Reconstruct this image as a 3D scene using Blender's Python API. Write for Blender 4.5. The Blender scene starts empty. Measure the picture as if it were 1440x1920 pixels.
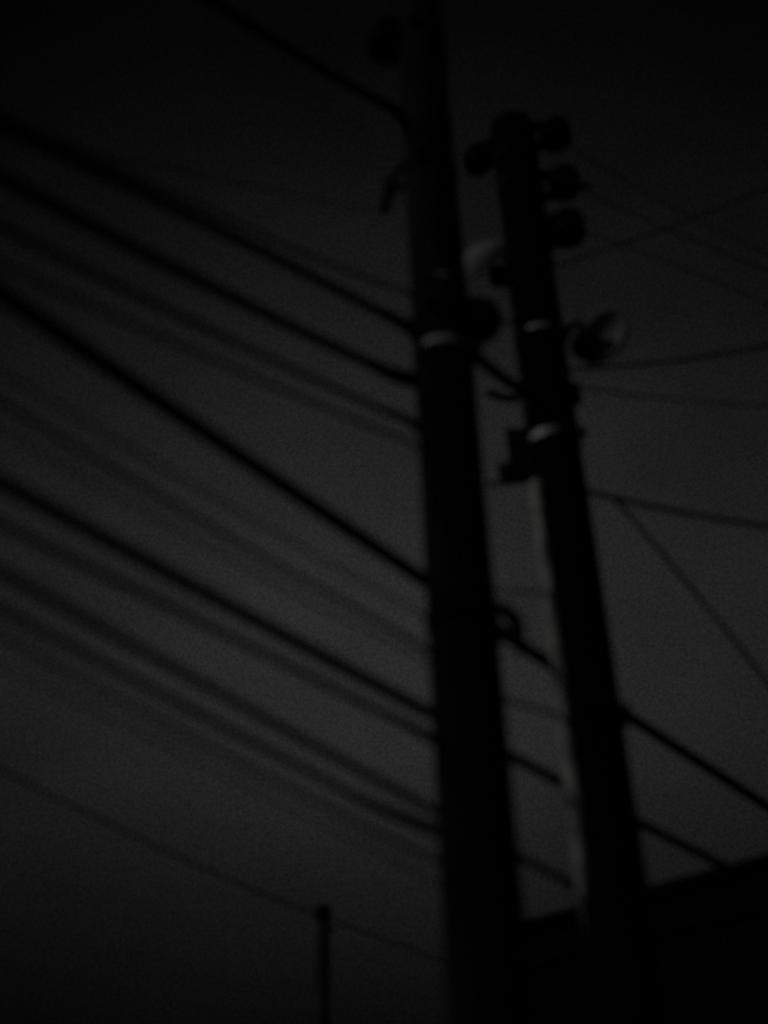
import bpy, bmesh, math, random
from mathutils import Vector as V
R = math.radians
random.seed(7)
sc = bpy.context.scene
col = sc.collection

# ------------------------------------------------------------------ camera
FPX, W0, H0 = 2200.0, 1440.0, 1920.0          # focal length in photo pixels
PITCH, ROLL = R(34.7), R(1.66)
CAM = V((0, 0, 1.6))
FWD = V((0, math.cos(PITCH), math.sin(PITCH)))
_r0, _u0 = V((1, 0, 0)), V((0, -math.sin(PITCH), math.cos(PITCH)))
RIGHT = _r0*math.cos(ROLL) - _u0*math.sin(ROLL)
UP = _u0*math.cos(ROLL) + _r0*math.sin(ROLL)
cd = bpy.data.cameras.new('camera')
cam = bpy.data.objects.new('camera', cd); col.objects.link(cam)
from mathutils import Matrix
m = Matrix((RIGHT, UP, -FWD)).transposed().to_4x4(); m.translation = CAM
cam.matrix_world = m
cd.sensor_fit = 'VERTICAL'; cd.sensor_height = 24.0
cd.lens = FPX/H0*24.0
cd.clip_start = 0.05; cd.clip_end = 2000
cd.dof.use_dof = True                           # the phone's focus hunting far away in the dark
cd.dof.focus_distance = 120.0
cd.dof.aperture_fstop = 0.42
sc.camera = cam

# ------------------------------------------------------------------ night sky
MOON_AZ, MOON_EL = R(-116), R(36)               # heading measured from +Y towards +X
GLOW_AZ, GLOW_EL = 0.8, 27.0
w = bpy.data.worlds.new('World'); sc.world = w; w.use_nodes = True
nt = w.node_tree; nt.nodes.clear()
def nd(t, **k):
    n = nt.nodes.new(t)
    for a, b in k.items(): setattr(n, a, b)
    return n
def mth(op, a, b=None, c=None):
    n = nd('ShaderNodeMath', operation=op)
    for i, x in enumerate((a, b, c)):
        if x is None: continue
        if isinstance(x, (int, float)): n.inputs[i].default_value = x
        else: nt.links.new(x, n.inputs[i])
    return n.outputs[0]
tc = nd('ShaderNodeTexCoord')
sp = nd('ShaderNodeSeparateXYZ'); nt.links.new(tc.outputs['Generated'], sp.inputs[0])
el = mth('MULTIPLY', mth('ARCSINE', sp.outputs['Z']), 180/math.pi)
az = mth('MULTIPLY', mth('ARCTAN2', sp.outputs['X'], sp.outputs['Y']), 180/math.pi)
de = mth('SUBTRACT', el, GLOW_EL)
up_ = mth('DIVIDE', mth('MAXIMUM', de, 0.0), 13.6)
dn_ = mth('DIVIDE', mth('MINIMUM', de, 0.0), 8.0)
da = mth('DIVIDE', mth('SUBTRACT', az, GLOW_AZ), 20.5)
q = mth('ADD', mth('ADD', mth('MULTIPLY', up_, up_), mth('MULTIPLY', dn_, dn_)), mth('MULTIPLY', da, da))
glow = mth('EXPONENT', mth('MULTIPLY', q, -0.5))
mp = nd('ShaderNodeMapping'); nt.links.new(tc.outputs['Generated'], mp.inputs[0])
mp.inputs['Scale'].default_value = (1.0, 1.0, 1.7)
n1 = nd('ShaderNodeTexNoise'); nt.links.new(mp.outputs[0], n1.inputs['Vector'])
n1.inputs['Scale'].default_value = 5.0; n1.inputs['Detail'].default_value = 5.0
n2 = nd('ShaderNodeTexNoise'); nt.links.new(tc.outputs['Generated'], n2.inputs['Vector'])
n2.inputs['Scale'].default_value = 460.0; n2.inputs['Detail'].default_value = 1.0
cl = mth('MULTIPLY_ADD', n1.outputs['Fac'], 0.8, 0.6)
cl2 = mth('MAXIMUM', mth('MULTIPLY_ADD', n2.outputs['Fac'], 1.0, 0.5), 0.0)
glow = mth('MULTIPLY', mth('MULTIPLY', mth('MULTIPLY', glow, cl), cl2), 0.0205)
sky = nd('ShaderNodeTexSky', sky_type='NISHITA', sun_disc=False)
sky.sun_elevation = MOON_EL; sky.sun_rotation = MOON_AZ
bw = nd('ShaderNodeRGBToBW'); nt.links.new(sky.outputs[0], bw.inputs[0])
tot = mth('ADD', glow, mth('MULTIPLY', bw.outputs[0], 0.00006))
bg = nd('ShaderNodeBackground'); nt.links.new(tot, bg.inputs['Color']); bg.inputs['Strength'].default_value = 1.0
out = nd('ShaderNodeOutputWorld'); nt.links.new(bg.outputs[0], out.inputs['Surface'])

# ------------------------------------------------------------------ the moon
ld = bpy.data.lights.new('moon', 'SUN'); ld.energy = 0.2; ld.angle = R(22); ld.color = (1, 0.985, 0.96)
moon = bpy.data.objects.new('moon', ld); col.objects.link(moon)
moondir = V((math.sin(MOON_AZ)*math.cos(MOON_EL), math.cos(MOON_AZ)*math.cos(MOON_EL), math.sin(MOON_EL)))
moon.rotation_euler = moondir.to_track_quat('Z', 'Y').to_euler()
moon.location = moondir*30

sc.view_settings.view_transform = 'Standard'; sc.view_settings.look = 'None'
sc.view_settings.exposure = 0; sc.view_settings.gamma = 1
sc.render.dither_intensity = 2.0
sc.cycles.use_denoising = False
sc.cycles.max_bounces = 6

# ------------------------------------------------------------------ materials
def mat(name, c, rough=0.8, metal=0.0, var=0.4, scale=20.0, stretch=(1, 1, 1), bump=0.3, spec=0.3):
    mm = bpy.data.materials.new(name); mm.use_nodes = True
    t = mm.node_tree; b = t.nodes['Principled BSDF']
    tx = t.nodes.new('ShaderNodeTexCoord'); mpn = t.nodes.new('ShaderNodeMapping')
    mpn.inputs['Scale'].default_value = stretch
    t.links.new(tx.outputs['Object'], mpn.inputs[0])
    nz = t.nodes.new('ShaderNodeTexNoise'); nz.inputs['Scale'].default_value = scale; nz.inputs['Detail'].default_value = 6
    t.links.new(mpn.outputs[0], nz.inputs['Vector'])
    cr = t.nodes.new('ShaderNodeValToRGB')
    cr.color_ramp.elements[0].position = 0.3; cr.color_ramp.elements[1].position = 0.7
    cr.color_ramp.elements[0].color = (*[x*(1-var) for x in c], 1)
    cr.color_ramp.elements[1].color = (*[min(1, x*(1+var)) for x in c], 1)
    t.links.new(nz.outputs['Fac'], cr.inputs[0]); t.links.new(cr.outputs[0], b.inputs['Base Color'])
    b.inputs['Roughness'].default_value = rough; b.inputs['Metallic'].default_value = metal
    b.inputs['Specular IOR Level'].default_value = spec
    if bump:
        bp = t.nodes.new('ShaderNodeBump'); bp.inputs['Strength'].default_value = bump; bp.inputs['Distance'].default_value = 0.01
        t.links.new(nz.outputs['Fac'], bp.inputs['Height']); t.links.new(bp.outputs[0], b.inputs['Normal'])
    return mm
M = dict(
    tarred=mat('tarred_wood', (.018, .018, .018), .9, var=.5, scale=9, stretch=(8, 8, .35), bump=.6, spec=.1),
    black=mat('creosote_wood', (.005, .005, .005), .95, var=.4, scale=9, stretch=(8, 8, .35), bump=.6, spec=.05),
    iron=mat('dark_iron', (.008, .008, .008), .7, .0, var=.4, scale=30, spec=.15),
    steel=mat('galvanised_steel', (.75, .75, .75), .4, .9, var=.35, scale=45, bump=.25, spec=.5),
    porcelain=mat('brown_porcelain', (.01, .009, .008), .6, var=.2, scale=15, bump=0, spec=.08),
    rubber=mat('black_cable_sheath', (.008, .008, .008), .8, var=.3, scale=40, bump=.1, spec=.1),
    strip_pale=mat('added_strip_pale', (.52, .52, .515), .8, var=.6, scale=22, stretch=(1.6, 1.6, .35), bump=.4, spec=.2),  # pale tone of the added bright strip
    glint_pale=mat('painted_glint_pale', (.85, .85, .85), .5, .1, var=.6, scale=70, bump=.3, spec=.4),  # pale colour of the painted strap glints
    dull=mat('edge_line_grey', (.2, .2, .2), .7, .2, var=.4, scale=40, bump=.2, spec=.2),
    far=mat('weathered_concrete', (.07, .07, .07), .95, var=.3, scale=10, spec=.05),
    enamel=mat('pale_enamel', (.34, .34, .34), .8, var=.3, scale=18, bump=.15, spec=.3),
    roof=mat('dark_roof_sheet', (.006, .006, .006), .9, var=.4, scale=12, spec=.08),
    wall=mat('dark_render', (.008, .008, .008), .95, var=.3, scale=14, spec=.05),
    glass=mat('dark_pane', (.01, .01, .012), .15, var=.1, scale=3, bump=0, spec=.4),
    asphalt=mat('asphalt', (.05, .05, .05), .95, var=.35, scale=60, bump=.5, spec=.1),
    paving=mat('paving', (.16, .16, .155), .95, var=.3, scale=25, bump=.4, spec=.1),
)

# ------------------------------------------------------------------ mesh helpers
def link(name, verts, faces, material, parent=None, smooth=False):
    o0 = V((0, 0, 0)); p = parent
    while p is not None: o0 += p.location; p = p.parent
    me = bpy.data.meshes.new(name)
    me.from_pydata([tuple(V(v)-o0) for v in verts], [], faces)
    me.materials.append(material)
    bm = bmesh.new(); bm.from_mesh(me); bmesh.ops.recalc_face_normals(bm, faces=bm.faces); bm.to_mesh(me); bm.free()
    if smooth:
        for f in me.polygons: f.use_smooth = True
    o = bpy.data.objects.new(name, me); col.objects.link(o)
    if parent: o.parent = parent
    return o
def tag(o, label=None, cat=None, group=None, kind=None):
    if label: o['label'] = label
    if cat: o['category'] = cat
    if group: o['group'] = group
    if kind: o['kind'] = kind
    return o
def empty(name, loc):
    o = bpy.data.objects.new(name, None); col.objects.link(o); o.location = loc; o.empty_display_size = .2
    return o
class MB:
    def __init__(s): s.v, s.f = [], []
    def add(s, v, f):
        n = len(s.v); s.v += [V(x) for x in v]; s.f += [[i+n for i in q] for q in f]; return s
    def box(s, c, a, b, d):                      # centre + three half-axis vectors
        c, a, b, d = V(c), V(a), V(b), V(d)
        v = [c+a*i+b*j+d*k for i in (-1, 1) for j in (-1, 1) for k in (-1, 1)]
        return s.add(v, [(0, 1, 3, 2), (4, 6, 7, 5), (0, 4, 5, 1), (2, 3, 7, 6), (0, 2, 6, 4), (1, 5, 7, 3)])
    def tube(s, pts, r, n=10):
        pts = [V(p) for p in pts]; rs = r if isinstance(r, (list, tuple)) else [r]*len(pts)
        v, f = [], []; prev = None
        for i, p in enumerate(pts):
            t = (pts[min(i+1, len(pts)-1)] - pts[max(i-1, 0)]).normalized()
            if prev is None:
                x = t.cross(V((0, 0, 1)))
                if x.length < .1: x = t.cross(V((1, 0, 0)))
            else: x = prev - t*prev.dot(t)
            x.normalize(); prev = x; y = t.cross(x)
            v += [p + (x*math.cos(2*math.pi*k/n) + y*math.sin(2*math.pi*k/n))*rs[i] for k in range(n)]
        for i in range(len(pts)-1):
            for k in range(n):
                f.append((i*n+k, i*n+(k+1) % n, (i+1)*n+(k+1) % n, (i+1)*n+k))
        f.append(tuple(range(n))); f.append(tuple(range((len(pts)-1)*n, len(pts)*n)))
        return s.add(v, f)
    def lathe(s, c, axis, prof, n=16):           # prof: (radius, height along axis)
        axis = V(axis).normalized(); x = axis.cross(V((0, 0, 1)))
        if x.length < .1: x = axis.cross(V((1, 0, 0)))
        x.normalize(); y = axis.cross(x); c = V(c); v, f = [], []
        for r, h in prof:
            v += [c+axis*h+(x*math.cos(2*math.pi*k/n)+y*math.sin(2*math.pi*k/n))*max(r, 1e-4) for k in range(n)]
        for i in range(len(prof)-1):
            for k in range(n): f.append((i*n+k, i*n+(k+1) % n, (i+1)*n+(k+1) % n, (i+1)*n+k))
        f.append(tuple(range(n))); f.append(tuple(range((len(prof)-1)*n, len(prof)*n)))
        return s.add(v, f)
    def build(s, name, material, parent=None, smooth=False): return link(name, s.v, s.f, material, parent, smooth)

# photo pixel -> direction, then a place from the plane it lies on
def ray(px, py): return FWD + RIGHT*((px-W0/2)/FPX) + UP*((H0/2-py)/FPX)
def on_plane(px, py, p, n):
    d = ray(px, py); n = V(n); return CAM + d*((V(p)-CAM).dot(n)/d.dot(n))
def at_h(px, py, z):
    d = ray(px, py); return CAM + d*((z-CAM.z)/d.z)
def head(deg): return V((math.sin(R(deg)), math.cos(R(deg)), 0))

# ------------------------------------------------------------------ ground, road, pavement
STREET = 36.0
su, sn = head(STREET), head(STREET-90)           # along the street, and away from the house side
POLE_A = V((0, 0, 0)); d = ray(905, 1700); k = 4.03/math.hypot(d.x, d.y); POLE_A = V((d.x*k, d.y*k, 0))
d = ray(1143, 1600); k = 5.07/math.hypot(d.x, d.y); POLE_B = V((d.x*k, d.y*k, 0))
g = MB(); g.add([(-600, -600, 0), (600, -600, 0), (600, 600, 0), (-600, 600, 0)], [(0, 1, 2, 3)])
tag(g.build('ground', M['asphalt']), kind='structure')
# ------------------------------------------------------------------ low dark building with the eave
EZ = 3.52
Ea, Eb = at_h(1440, 1612, EZ), at_h(1000, 1731, EZ)
eu = (Eb-Ea); eu.z = 0; eu.normalize()           # along the eave towards its far end
en = V((-eu.y, eu.x, 0));
if en.y < 0: en = -en                            # into the building
corner = Eb + eu*0.45
L = 6.0
hb = empty('low_building', V((corner.x, corner.y, 0)) - eu*3 + en*2.5)
tag(hb, 'low black building with sloping corrugated roof and eave beside the poles', 'building')
zup = V((0, 0, 1))
def hp(a, b, z): return V((corner.x, corner.y, 0)) - eu*a + en*b + zup*z
SL = math.tan(R(5))
wl = MB()
wl.box(hp(2.97, .18, 1.71), eu*2.95, en*.1, zup*1.71); wl.box(hp(2.97, 4.5, 1.85), eu*2.95, en*.1, zup*1.85)
for a in (.121, 5.819):
    v = []
    for dd in (-.1, .1):
        v += [hp(a+dd, .282, 0), hp(a+dd, 4.398, 0), hp(a+dd, 4.398, EZ-.05+SL*4.3), hp(a+dd, .282, EZ-.05+SL*.26)]
    wl.add(v, [(0, 1, 2, 3), (4, 5, 6, 7), (0, 1, 5, 4), (1, 2, 6, 5), (2, 3, 7, 6), (3, 0, 4, 7)])
wl.build('wall', M['wall'], hb)
# corrugated roof, one sheet per 0.86 m
NS = 7
for s in range(NS):
    a0, a1 = s*L/NS, (s+1)*L/NS
    nseg = 44; top, bot = [], []
    for j in range(nseg+1):
        a = a0 + (a1-a0)*j/nseg + (.012 if s and j == 0 else 0); h = .007*math.cos(2*math.pi*(a/.0779))
        lift = .003*(s % 2)
        for b, zz in ((-.02 + .008*random.random()*(j == 0), 0), (4.8, SL*4.8)):
            top.append(hp(a, b, EZ-.012+zz+h+lift)); bot.append(hp(a, b, EZ-.014+zz+h+lift-.0012))
    f = []; nn = len(top)
    for j in range(nseg):
        f.append((2*j, 2*j+1, 2*j+3, 2*j+2)); f.append((nn+2*j, nn+2*j+2, nn+2*j+3, nn+2*j+1))
        f.append((2*j, 2*j+2, nn+2*j+2, nn+2*j))
    link('roof_sheet', top+bot, f, M['roof'], hb)
MB().box(hp(3.0, -.032, EZ-.004), eu*2.995, en*.009, zup*.022).build('eave_flashing', M['roof'], hb)
fa = MB(); fa.box(hp(3.0, .035, EZ-.125), eu*2.97, en*.012, zup*.09); fa.build('fascia_board', M['roof'], hb)
sf = MB(); sf.box(hp(2.98, .063, EZ-.2), eu*2.95, en*.014, zup*.01); sf.build('soffit', M['roof'], hb)
for a in (1.7, 4.3):
    wn = MB()
    for x in (-.55, .55): wn.box(hp(a+x, .065, 1.45), eu*.03, en*.02, zup*.56)
    for z in (.9, 2.0): wn.box(hp(a, .065, z), eu*.52, en*.02, zup*.03)
    wf = wn.build('window', M['iron'], hb)
    MB().box(hp(a, .072, 1.45), eu*.52, en*.005, zup*.52).build('pane', M['glass'], wf)
    MB().box(hp(a, .05, .85), eu*.64, en*.05, zup*.018).build('sill', M['wall'], wf)
# pavement and kerb along the building
pv = MB(); pv.box(hp(0, -1.27, .06), eu*30, en*1.345, zup*.06)
tag(pv.build('pavement', M['paving']), kind='structure')
kb = MB()
for i in range(40): kb.box(hp(-20+i, -2.69, .065), eu*.492, en*.07, zup*.065)
tag(kb.build('kerb', M['paving']), kind='structure')

# ------------------------------------------------------------------ poles
def shaft(parent, base, h, r0, r1, material, n=28):
    b = MB(); prof = []
    N = 22
    for i in range(N+1):
        t = i/N; prof.append((r0+(r1-r0)*t + random.uniform(-.0015, .0015), h*t))
    prof.append((r1*.8, h+.03)); prof.append((.02, h+.045))
    b.lathe(base, zup, prof, n)
    return b.build('shaft', material, parent, True)
def pplane(px, py, base):                        # the upright plane through a pole's axis, square to the viewer
    n = V((base.x, base.y, 0)).normalized(); return on_plane(px, py, base, n)
def pole_r(base, z, h, r0, r1): return r0+(r1-r0)*z/h

A = empty('utility_pole', POLE_A); hA, rA0, rA1 = 9.2, .147, .126
B = empty('utility_pole', POLE_B)
zBt = pplane(967, 232, POLE_B).z; hB, rB0, rB1 = zBt-.03, .146, .137
tag(A, 'tall dark pole with wide steel strap and a hook clamp on its side', 'utility pole', 'poles carrying the cables')
tag(B, 'black pole with three stacked spool insulators and an added pale strip up its side', 'utility pole', 'poles carrying the cables')
shaft(A, POLE_A, hA, rA0, rA1, M['tarred']); shaft(B, POLE_B, hB, rB0, rB1, M['black'])
PR = {A: (POLE_A, hA, rA0, rA1), B: (POLE_B, hB, rB0, rB1)}

def strap(p, px, py, hgt, material=None, ear=200, glint_arc=None):
    base, h, a, b = PR[p]
    z = pplane(px, py, base).z; r = pole_r(base, z, h, a, b)
    prof = [(r+.001, -hgt/2), (r+.007, -hgt/2), (r+.007, hgt/2), (r+.001, hgt/2)]
    m_ = MB(); m_.lathe(V((base.x, base.y, z)), zup, prof, 36)
    o = m_.build('strap', material or M['iron'], p, True)
    for f in o.data.polygons: f.use_smooth = True
    e = head(ear); c = V((base.x, base.y, z)) + e*(r+.03); t = V((-e.y, e.x, 0))
    bo = MB(); bo.box(c + t*.014, e*.025, t*.004, zup*hgt*.45); bo.box(c - t*.014, e*.025, t*.004, zup*hgt*.45)
    bo.tube([c - t*.04, c + t*.04], .008, 8)
    bo.build('strap_bolt', M['iron'], o)
    if glint_arc:  # pale arc painting a glint onto the dark strap
        view = math.atan2(-base.x, -base.y); a0, a1 = glint_arc; n = 14; v, f = [], []
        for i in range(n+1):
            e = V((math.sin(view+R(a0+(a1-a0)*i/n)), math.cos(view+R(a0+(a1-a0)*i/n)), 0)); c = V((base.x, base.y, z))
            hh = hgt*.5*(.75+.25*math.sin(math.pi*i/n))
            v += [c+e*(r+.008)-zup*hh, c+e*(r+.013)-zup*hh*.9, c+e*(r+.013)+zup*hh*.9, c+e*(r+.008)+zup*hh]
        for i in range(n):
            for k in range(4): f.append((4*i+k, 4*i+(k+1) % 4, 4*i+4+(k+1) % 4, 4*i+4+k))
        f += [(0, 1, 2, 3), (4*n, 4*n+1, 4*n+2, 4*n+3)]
        link('painted_glint', v, f, M['glint_pale'], o)
    return z
def spool_prof(r, h): return [(r*.55, -h/2), (r*.92, -h/2+.01), (r, -h*.3), (r*.8, -h*.15), (r*.55, 0), (r*.8, h*.15), (r, h*.3), (r*.92, h/2-.01), (r*.55, h/2)]
def spool(p, px, py, r=.075, h=.13, reach=0.0, tilt=0.0):
    """spool insulator held in a D-shaped iron, its centre seen at the pixel"""
    base, hh, a, b = PR[p]
    c = pplane(px, py, base); ax = V((base.x, base.y, c.z)); e = (c-ax).normalized()
    rr = pole_r(base, c.z, hh, a, b)
    ir = MB(); top, bot = c+zup*(h/2+.012), c-zup*(h/2+.012)
    out_ = e*(.02)
    st = [ax+e*(rr-.01)+zup*(h/2+.03+tilt), top+e*(-.02)+zup*tilt*.5, top+out_, top+out_*2-zup*.02]
    ir.tube([st[0], st[1], st[2]], .03, 8)
    ir.tube([ax+e*(rr-.01)-zup*(h/2+.03-tilt), bot+e*(-.02)+zup*tilt*.5, bot+out_], .03, 8)
    ir.tube([top+zup*.03, bot-zup*.035], .016, 8)
    ir.box(ax+e*(rr+.006)+zup*tilt, e*.006, V((-e.y, e.x, 0))*.025, zup*(h/2+.055))
    o = ir.build('insulator_bracket', M['iron'], p)
    s = MB(); s.lathe(c, zup, spool_prof(r, h), 18); s.build('spool_insulator', M['porcelain'], o, True)
    return c

# nearer pole
spool(A, 725, 78, .12, .18, tilt=.03)
strap(A, 790, 78, .04, M['iron']); 
strap(A, 806, 330, .05, M['iron']); strap(A, 818, 556, .022, ear=150, glint_arc=(-20, 4))
zA1 = strap(A, 828, 674, .042, ear=120, glint_arc=(-42, 38)); strap(A, 830, 607, .05, M['iron'])
# hanging side rack on the far side of the shaft
ra = MB()
for pts in ([(762, 302), (738, 330), (727, 372), (722, 396)], [(775, 345), (748, 350), (733, 362)]):
    ra.tube([pplane(x, y, POLE_A) for x, y in pts], .018, 8)
ra.tube([pplane(x, y, POLE_A) for x, y in [(722, 392), (731, 340)]], .03, 10)
ra.build('side_bracket', M['iron'], A)
# D-shaped rack on the right
ra = MB(); D1 = [(865, 578), (893, 570), (918, 576), (928, 598), (918, 624), (890, 636), (868, 640)]
ra.tube([pplane(x, y, POLE_A) for x, y in D1], .04, 10)
ra.build('dead_end_bracket', M['iron'], A)
s = MB(); s.lathe(pplane(908, 600, POLE_A), zup, spool_prof(.07, .13), 18); s.build('spool_insulator', M['porcelain'], A, True)
# hook clamp lower down
hk = MB(); hk.tube([pplane(x, y, POLE_A) for x, y in [(928, 1140), (948, 1144), (965, 1160), (970, 1182), (968, 1202), (975, 1216), (1008, 1226)]], [.03, .028, .03, .032, .03, .026, .016], 10)
hk.tube([pplane(x, y, POLE_A) for x, y in [(930, 1196), (950, 1192), (968, 1196)]], .022, 8)
hk.build('hook_clamp', M['iron'], A)
strap(A, 876, 1165, .06, M['iron'])
for k_, (x, y) in enumerate([(893, 1470), (850, 1010)]):
    c = pplane(x, y, POLE_A); 
    st_ = MB(); e = V((c.x-POLE_A.x, c.y-POLE_A.y, 0)); e = head(205) if k_ else head(30)
    st_.tube([V((POLE_A.x, POLE_A.y, c.z))+e*.10, V((POLE_A.x, POLE_A.y, c.z))+e*.24], .012, 8)
    st_.tube([V((POLE_A.x, POLE_A.y, c.z))+e*.235, V((POLE_A.x, POLE_A.y, c.z+.05))+e*.24], .012, 8)
    st_.build('climbing_step', M['iron'], A)

# farther pole
spool(B, 1041, 252, .105, .16, tilt=.02); spool(B, 1057, 343, .105, .16); spool(B, 1064, 428, .11, .17)
spool(B, 896, 300, .095, .14, tilt=.06)
pin = MB(); pin.tube([pplane(1080, 345, POLE_B), pplane(1106, 352, POLE_B)], .018, 8); pin.build('pin', M['iron'], B)
strap(B, 1010, 350, .05, M['iron']); strap(B, 990, 300, .05, M['iron'])
strap(B, 1016, 642, .035, ear=130, glint_arc=(-24, 24)); strap(B, 1038, 836, .055, ear=130, glint_arc=(-15, 52))
strap(B, 1118, 1338, .09, M['iron'])
for x0, x1 in ((1056, 1072), (1166, 1184)):
    c0, c1 = pplane(x0, 1342, POLE_B), pplane(x1, 1340, POLE_B)
    e = (c1-c0).normalized(); MB().box((c0+c1)/2, e*((c1-c0).length/2), V((-e.y, e.x, 0))*.035, zup*.04).build('cable_clamp', M['iron'], B)
bxo = MB(); c = pplane(1082, 738, POLE_B); e = (pplane(1092, 738, POLE_B)-c).normalized(); tt = V((-e.y, e.x, 0))
bxo.box(c, e*.022, tt*.04, zup*.05); bxo.build('terminal_cover', M['iron'], B)
# bracket box on the left
bb = MB(); c = pplane(977, 850, POLE_B); e = (pplane(987, 850, POLE_B)-c).normalized(); tt = V((-e.y, e.x, 0))
bb.box(c, e*.07, tt*.06, zup*.13); bb.box(pplane(968, 884, POLE_B), e*.095, tt*.03, zup*.04); bb.box(c-zup*.133, e*.06, tt*.05, zup*.002)
o = bb.build('junction_box', M['iron'], B)
MB().tube([pplane(x, y, POLE_B) for x, y in [(915, 908), (950, 906), (990, 902), (1010, 895)]], .013, 8).build('box_lead', M['rubber'], o)
# pale tube added to imitate a bright strip down the farther pole
cz = pplane(1013, 935, POLE_B).z
tocam = V((-POLE_B.x, -POLE_B.y, 0)).normalized(); lft = V((tocam.y, -tocam.x, 0))
if lft.x > 0: lft = -lft
cc = POLE_B + lft*.118 + tocam*.115
cp = MB(); pts, rs = [], []
zl = pplane(1092, 1672, POLE_B).z
back = -tocam
for f_, g_ in ((.55, -.09), (.25, -.085), (.1, -.06), (.03, -.02)): pts.append(cc + zup*(zl+g_) + back*f_); rs.append(.036)
for i in range(1, 15):
    z = zl+(cz-zl)*i/14; pts.append(cc + zup*z + lft*.003*math.sin(i*1.7)); rs.append(.037 + .002*math.sin(i*2.3))
pts.append(pts[-1]+zup*.03); rs.append(.026)
cp.tube(pts, rs, 16); co = cp.build('added_pale_strip', M['strip_pale'], B, True)
for z in (zl+.35, zl+1.1, zl+1.8, cz-.15):
    MB().tube([cc+zup*(z-.02), cc+zup*(z+.02)], .041, 16).build('added_strip_collar', M['strip_pale'], co)
# thin grey line added beside it to imitate the strip's faint bright edge
ew = MB(); ew.tube([POLE_B+lft*.150+tocam*.02+zup*z for z in [zl, 4, 5, 6, 7]], .007, 8); ew.build('added_edge_line', M['dull'], B)

# ------------------------------------------------------------------ unlit lamps on the farther pole
vw = V((POLE_B.x, POLE_B.y, 0)).normalized(); rt = V((vw.y, -vw.x, 0))
def lamp(label, cpx, axis, rad, depth, armpx, headpx, hr):
    c = pplane(*cpx, POLE_B); axis = V(axis).normalized()
    e = empty('street_lamp', c); tag(e, label, 'street lamp', 'unlit lamps on the pole')
    prof_o = [(rad*math.sin(t), -depth*math.cos(t)) for t in [R(x) for x in (8, 22, 36, 50, 62, 74, 84, 90)]]
    prof_o.append((rad+.012, .004))
    prof_i = [(max(.01, r-.006), h+.007) for r, h in reversed(prof_o[:-1])]
    s = MB(); s.lathe(c, axis, prof_o+prof_i, 28); s.build('shade', M['enamel'], e, True)
    hc = pplane(*headpx, POLE_B) + vw*.02
    s = MB(); s.lathe(hc, axis, [(hr*.4, -hr), (hr*.85, -hr*.6), (hr, 0), (hr*.85, hr*.55), (hr*.35, hr)], 16); s.build('lamp_holder', M['iron'], e, True)
    s = MB(); s.tube([pplane(x, y, POLE_B) for x, y in armpx] + [hc], .02, 8); s.build('arm', M['iron'], e)
    s = MB(); s.tube([hc, c-axis*depth*.9], .018, 8); s.build('stem', M['iron'], e)
    return e
lamp('small unlit lamp with pale curved shade between the two poles', (910, 503), rt*.4-zup*.6+vw*.6, .185, .15, [(965, 525), (950, 520)], (936, 514), .07)
lamp('small unlit lamp with dark holder in a pale shade on the pole\'s outer side', (1130, 630), -rt*.62-zup*.05-vw*.75, .165, .10, [(1056, 640), (1072, 612), (1086, 604)], (1097, 644), .085)

# ------------------------------------------------------------------ cables
def catmull(P, per=6):
    P = [P[0]*2-P[1]] + P + [P[-1]*2-P[-2]]; o = []
    for i in range(1, len(P)-2):
        for j in range(per):
            t = j/per; a, b, c, d_ = P[i-1:i+3]
            o.append(.5*((2*b)+(c-a)*t+(2*a-5*b+4*c-d_)*t*t+(3*b-a-3*c+d_)*t**3))
    o.append(P[-2]); return o
def cable(name, label, cat, px, dia, base, heading, off=0.0, pre=0.0, post=0.0, end=None, start=None, group=None):
    """a cable in an upright plane at the given heading, off metres to the far side of a pole"""
    n = head(heading-90); p = V(base) + n*off
    P = [on_plane(x, y, p, n) for x, y in px]
    # ease out pixel jitter in height: fit a quadratic z(s)
    h_ = head(heading); S = [(q-p).dot(h_) for q in P]
    if len(P) >= 4:
        import numpy as np
        c2 = np.polyfit(S, [q.z for q in P], 2)
        P = [p + h_*s_ + zup*float(np.polyval(c2, s_)) for s_ in S]; P = [V((q.x, q.y, q.z - p.z)) for q in P]
    if start is not None: P = [V(start)] + P
    if end is not None: P = P + [V(end)]
    Q = catmull(P)
    if pre:
        t = (Q[0]-Q[1]).normalized(); Q = [Q[0]+t*pre*i/4 for i in (4, 3, 2, 1)] + Q
    if post:
        t = (Q[-1]-Q[-2]).normalized(); Q = Q + [Q[-1]+t*post*i/4 for i in (1, 2, 3, 4)]
    o = MB().tube(Q, dia/2, 8).build(name, M['rubber'], None, True)
    tag(o, label, cat, group)
    if end is not None and dia > .018:           # wrapped grip where it is made off on the pole
        E = catmull(P, 10); acc, G_ = 0.0, []
        for i in range(len(E)-1, 0, -1):
            if acc > .06: G_.append(E[i])
            acc += (E[i]-E[i-1]).length
            if acc > .45: break
        if len(G_) > 2:
            MB().tube(G_, [dia*.55+dia*.35*(1-i/(len(G_)-1)) for i in range(len(G_))], 8).build('end_grip', M['iron'], o, True)
    return o
axA = lambda px, py: V((POLE_A.x, POLE_A.y, pplane(px, py, POLE_A).z)) + sn*.1
axB = lambda px, py: V((POLE_B.x, POLE_B.y, pplane(px, py, POLE_B).z))
G = 'cables strung along the street'
HD = 37.0
cable('overhead_cable', 'thickest black cable, passing the hook clamp of the tall pole', 'cable',
      [(-40, 517), (0, 545), (200, 690), (400, 830), (600, 960), (800, 1090), (930, 1172), (1060, 1258), (1240, 1390), (1440, 1512)], .06, POLE_A, HD, .21, 6, 6, group=G)
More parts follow.
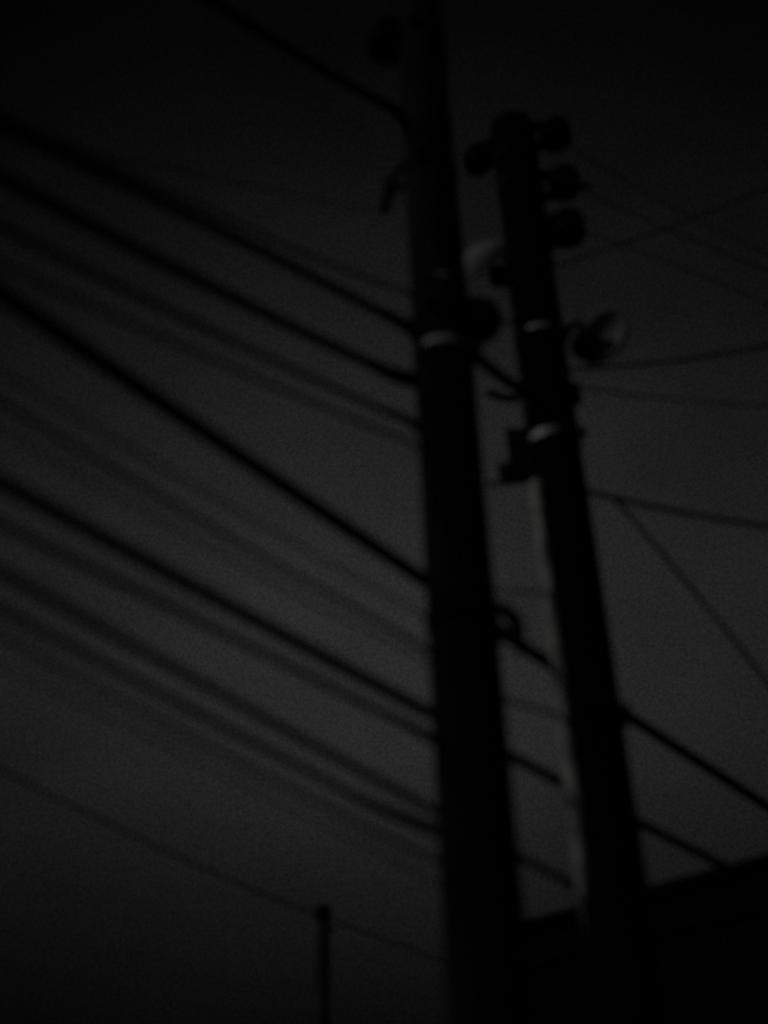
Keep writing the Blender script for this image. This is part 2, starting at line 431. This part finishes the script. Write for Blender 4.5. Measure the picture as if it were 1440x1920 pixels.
cable('overhead_cable', 'thick black cable running behind both poles down to the roof edge', 'cable',
      [(-40, 884), (0, 905), (200, 1012), (400, 1118), (600, 1226), (800, 1333), (960, 1418), (1062, 1474), (1210, 1552), (1340, 1612)], .048, POLE_A, HD, .23, 6, .15, group=G)
cable('overhead_cable', 'slim cable just below the thick cable that runs to the roof edge', 'cable',
      [(-40, 965), (0, 985), (250, 1095), (400, 1176), (525, 1244), (665, 1317), (806, 1380)], .027, POLE_A, HD, .17, 6, end=axA(865, 1412), group=G)
cable('overhead_cable', 'medium cable, upper of the close pair low on the tall pole', 'cable',
      [(-40, 1055), (0, 1076), (150, 1145), (320, 1242), (400, 1292), (540, 1378), (665, 1440), (822, 1524), (985, 1612), (1100, 1672)], .032, POLE_A, HD, .24, 6, end=axB(1160, 1700), group=G)
cable('overhead_cable', 'medium cable, lower of the close pair low on the tall pole', 'cable',
      [(-40, 1118), (0, 1140), (130, 1216), (300, 1303), (420, 1362), (540, 1420), (619, 1470), (700, 1512)], .027, POLE_A, HD, .30, 6, end=axA(880, 1560), group=G)
cable('overhead_cable', 'lowest of the cables that meet the tall pole, faint and thin', 'cable',
      [(-40, 1172), (0, 1192), (200, 1296), (400, 1400), (556, 1488), (665, 1540), (728, 1570), (822, 1618)], .017, POLE_A, HD, .2, 6, end=axA(890, 1652), group=G)
cable('overhead_cable', 'slim grey-looking cable midway between the two thickest cables', 'cable',
      [(-40, 728), (0, 753), (136, 840), (295, 930), (401, 988), (531, 1066), (790, 1212)], .019, POLE_A, HD, .25, 6, end=axA(860, 1250), group=G)
cable('overhead_cable', 'hair-thin cable close under the thickest cable', 'cable',
      [(-40, 672), (0, 697), (177, 802), (354, 905), (600, 1045), (790, 1152)], .010, POLE_A, HD, .3, 6, end=axA(855, 1190), group=G)
cable('overhead_cable', 'faintest hair-thin cable just above the thick cable that runs to the roof edge', 'cable',
      [(-40, 778), (0, 802), (150, 890), (300, 975), (450, 1056), (600, 1135), (790, 1236)], .010, POLE_A, HD, .34, 6, end=axA(862, 1272), group=G)
cable('overhead_cable', 'hair-thin cable under the close pair, fading out above the thin lone post\'s line', 'cable',
      [(-40, 1222), (0, 1243), (150, 1318), (300, 1392), (450, 1465), (600, 1540), (815, 1655)], .009, POLE_A, HD, .36, 6, end=axA(892, 1692), group=G)
cable('overhead_cable', 'black cable reaching the tall pole above its wide steel strap', 'cable',
      [(-40, 217), (0, 236), (121, 292), (267, 357), (413, 430), (559, 510), (700, 580), (770, 614)], .042, POLE_A, HD, .12, 6, end=axA(825, 640), group=G)
cable('overhead_cable', 'black cable ending at the wide steel strap of the tall pole', 'cable',
      [(-40, 312), (0, 333), (121, 394), (292, 486), (413, 546), (583, 630), (690, 682), (745, 703)], .046, POLE_A, HD, .13, 6, end=axA(824, 700), group=G)
cable('overhead_cable', 'slim cable reaching the tall pole just below its wide steel strap', 'cable',
      [(-40, 408), (0, 426), (146, 490), (292, 566), (413, 632), (500, 672), (583, 710), (708, 764), (771, 790)], .026, POLE_A, HD, .14, 6, end=axA(830, 815), group=G)
cable('overhead_cable', 'hair-thin cable second below the wide steel strap of the tall pole', 'cable',
      [(-40, 480), (0, 498), (139, 560), (312, 634), (434, 688), (573, 750), (708, 806), (771, 830)], .017, POLE_A, HD, .15, 6, end=axA(834, 855), group=G)
cable('overhead_cable', 'topmost cable, passing under the insulator near the tall pole\'s head', 'cable',
      [(300, -60), (430, 22), (500, 65), (560, 103), (620, 142), (700, 186), (745, 208)], .042, POLE_A, HD, .12, 6, end=axA(798, 232), group=G)
cable('overhead_cable', 'short hair-thin cable above the cables by the tall pole\'s narrow strap', 'cable',
      [(330, 365), (420, 408), (510, 450), (600, 487), (700, 524), (767, 552)], .017, POLE_A, HD, .12, 1.2, end=axA(815, 570), group=G)
cable('service_wire', 'thin wire tail running to the side bracket of the tall pole', 'wire',
      [(560, 368), (620, 380), (680, 390), (725, 394)], .007, POLE_A, 60, .05, 4)
# between the poles
dz = V((0, 0, 0))
def span(name, label, pts, dia, cat='wire'):
    Q = catmull([V(q) for q in pts]); o = MB().tube(Q, dia/2, 8).build(name, M['rubber'], None, True); tag(o, label, cat); return o
n_ab = head(HD-90)
def mid(a, pa, b, pb, sag=0.0, n=6):
    p, q = pplane(*a, pa), pplane(*b, pb); return [p.lerp(q, t/n) - zup*sag*4*(t/n)*(1-t/n) for t in range(n+1)]
span('jumper_cable', 'thick short cable drooping from the tall pole\'s strap to the other pole', mid((878, 655), POLE_A, (985, 735), POLE_B, .02), .06, 'cable')
span('jumper_cable', 'short dark splice below the thick drooping cable between the poles', mid((915, 735), POLE_B, (988, 742), POLE_B, .03), .05, 'cable')
span('tie_wire', 'thin level wire tying the two poles above the hook clamp', mid((910, 1107), POLE_A, (1040, 1113), POLE_B), .014)
span('tie_wire', 'thin slanting wire to the cable clamp of the farther pole', mid((940, 1308), POLE_A, (1062, 1346), POLE_B), .018)
span('tie_wire', 'short wire from the D-shaped bracket to the farther pole', mid((915, 606), POLE_A, (975, 604), POLE_B), .022)
# to the right of the farther pole
G2 = 'wires leaving the farther pole'
cable('service_wire', 'dark wire sloping gently down from below the farther pole\'s steel straps', 'wire',
      [(1085, 917), (1110, 924), (1200, 945), (1300, 964), (1440, 988)], .026, POLE_B, 72, 0, 0, 14, group=G2)
cable('service_wire', 'slack drooping wire branching off the gently sloping wire', 'wire',
      [(1150, 934), (1180, 962), (1250, 1052), (1310, 1118), (1380, 1200), (1440, 1282)], .021, POLE_B, 60, .05, 0, 1.5, group=G2)
cable('service_wire', 'thin wire rising slightly from under the lamp with dark bulb', 'wire',
      [(1060, 692), (1130, 690), (1200, 684), (1300, 671), (1440, 650)], .02, POLE_B, 78, 0, 0, 14, group=G2)
cable('service_wire', 'very faint thin wire just below the slightly rising wire', 'wire',
      [(1075, 722), (1130, 735), (1200, 742), (1320, 752), (1440, 762)], .012, POLE_B, 75, 0, 0, 14, group=G2)
cable('service_wire', 'faint wire climbing away from beneath the three stacked insulators', 'wire',
      [(1035, 500), (1130, 471), (1230, 434), (1320, 400), (1440, 354)], .012, POLE_B, 85, 0, 0, 14, group=G2)
cable('service_wire', 'faint wire falling away from the top of three stacked insulators', 'wire',
      [(1050, 262), (1090, 290), (1180, 345), (1300, 408), (1440, 478)], .008, POLE_B, 70, 0, 0, 14, group=G2)
cable('service_wire', 'faint wire falling away from the middle of three stacked insulators', 'wire',
      [(1066, 345), (1120, 374), (1200, 408), (1300, 448), (1440, 508)], .008, POLE_B, 70, 0, 0, 14, group=G2)
cable('service_wire', 'faint wire falling away from the bottom of three stacked insulators', 'wire',
      [(1074, 428), (1130, 446), (1220, 478), (1320, 518), (1440, 572)], .009, POLE_B, 70, 0, 0, 14, group=G2)

# ------------------------------------------------------------------ thin post with its line
d = ray(604, 1800); k = 7.4/math.hypot(d.x, d.y); POLE_C = V((d.x*k, d.y*k, 0))
Cp = empty('cable_post', POLE_C); tag(Cp, 'thin lone post with a single sagging cable at its top', 'post')
hC = pplane(600, 1716, POLE_C).z
shaft(Cp, POLE_C, hC, .05, .044, M['far'], 18)
cap = MB(); cap.lathe(POLE_C+zup*(hC-.03), zup, [(.05, 0), (.054, .01), (.054, .07), (.03, .09)], 14); cap.build('cap', M['iron'], Cp, True)
eye = MB(); eye.tube([POLE_C+zup*(hC-.09)+head(110)*.04, POLE_C+zup*(hC-.09)+head(110)*.085], .012, 8); eye.build('eye_bolt', M['iron'], Cp)
cable('overhead_cable', 'sagging cable strung to the top of the thin lone post', 'cable',
      [(-40, 1422), (0, 1442), (110, 1500), (210, 1548), (330, 1602), (430, 1648), (520, 1688), (598, 1718)], .014, POLE_C, 28, 0, 3, 0, group='lines on the thin lone post')
cable('overhead_cable', 'thin cable leaving the thin lone post behind the tall pole', 'cable',
      [(602, 1718), (660, 1738), (720, 1760), (790, 1788), (880, 1822)], .013, POLE_C, 50, 0, 0, 12, group='lines on the thin lone post')
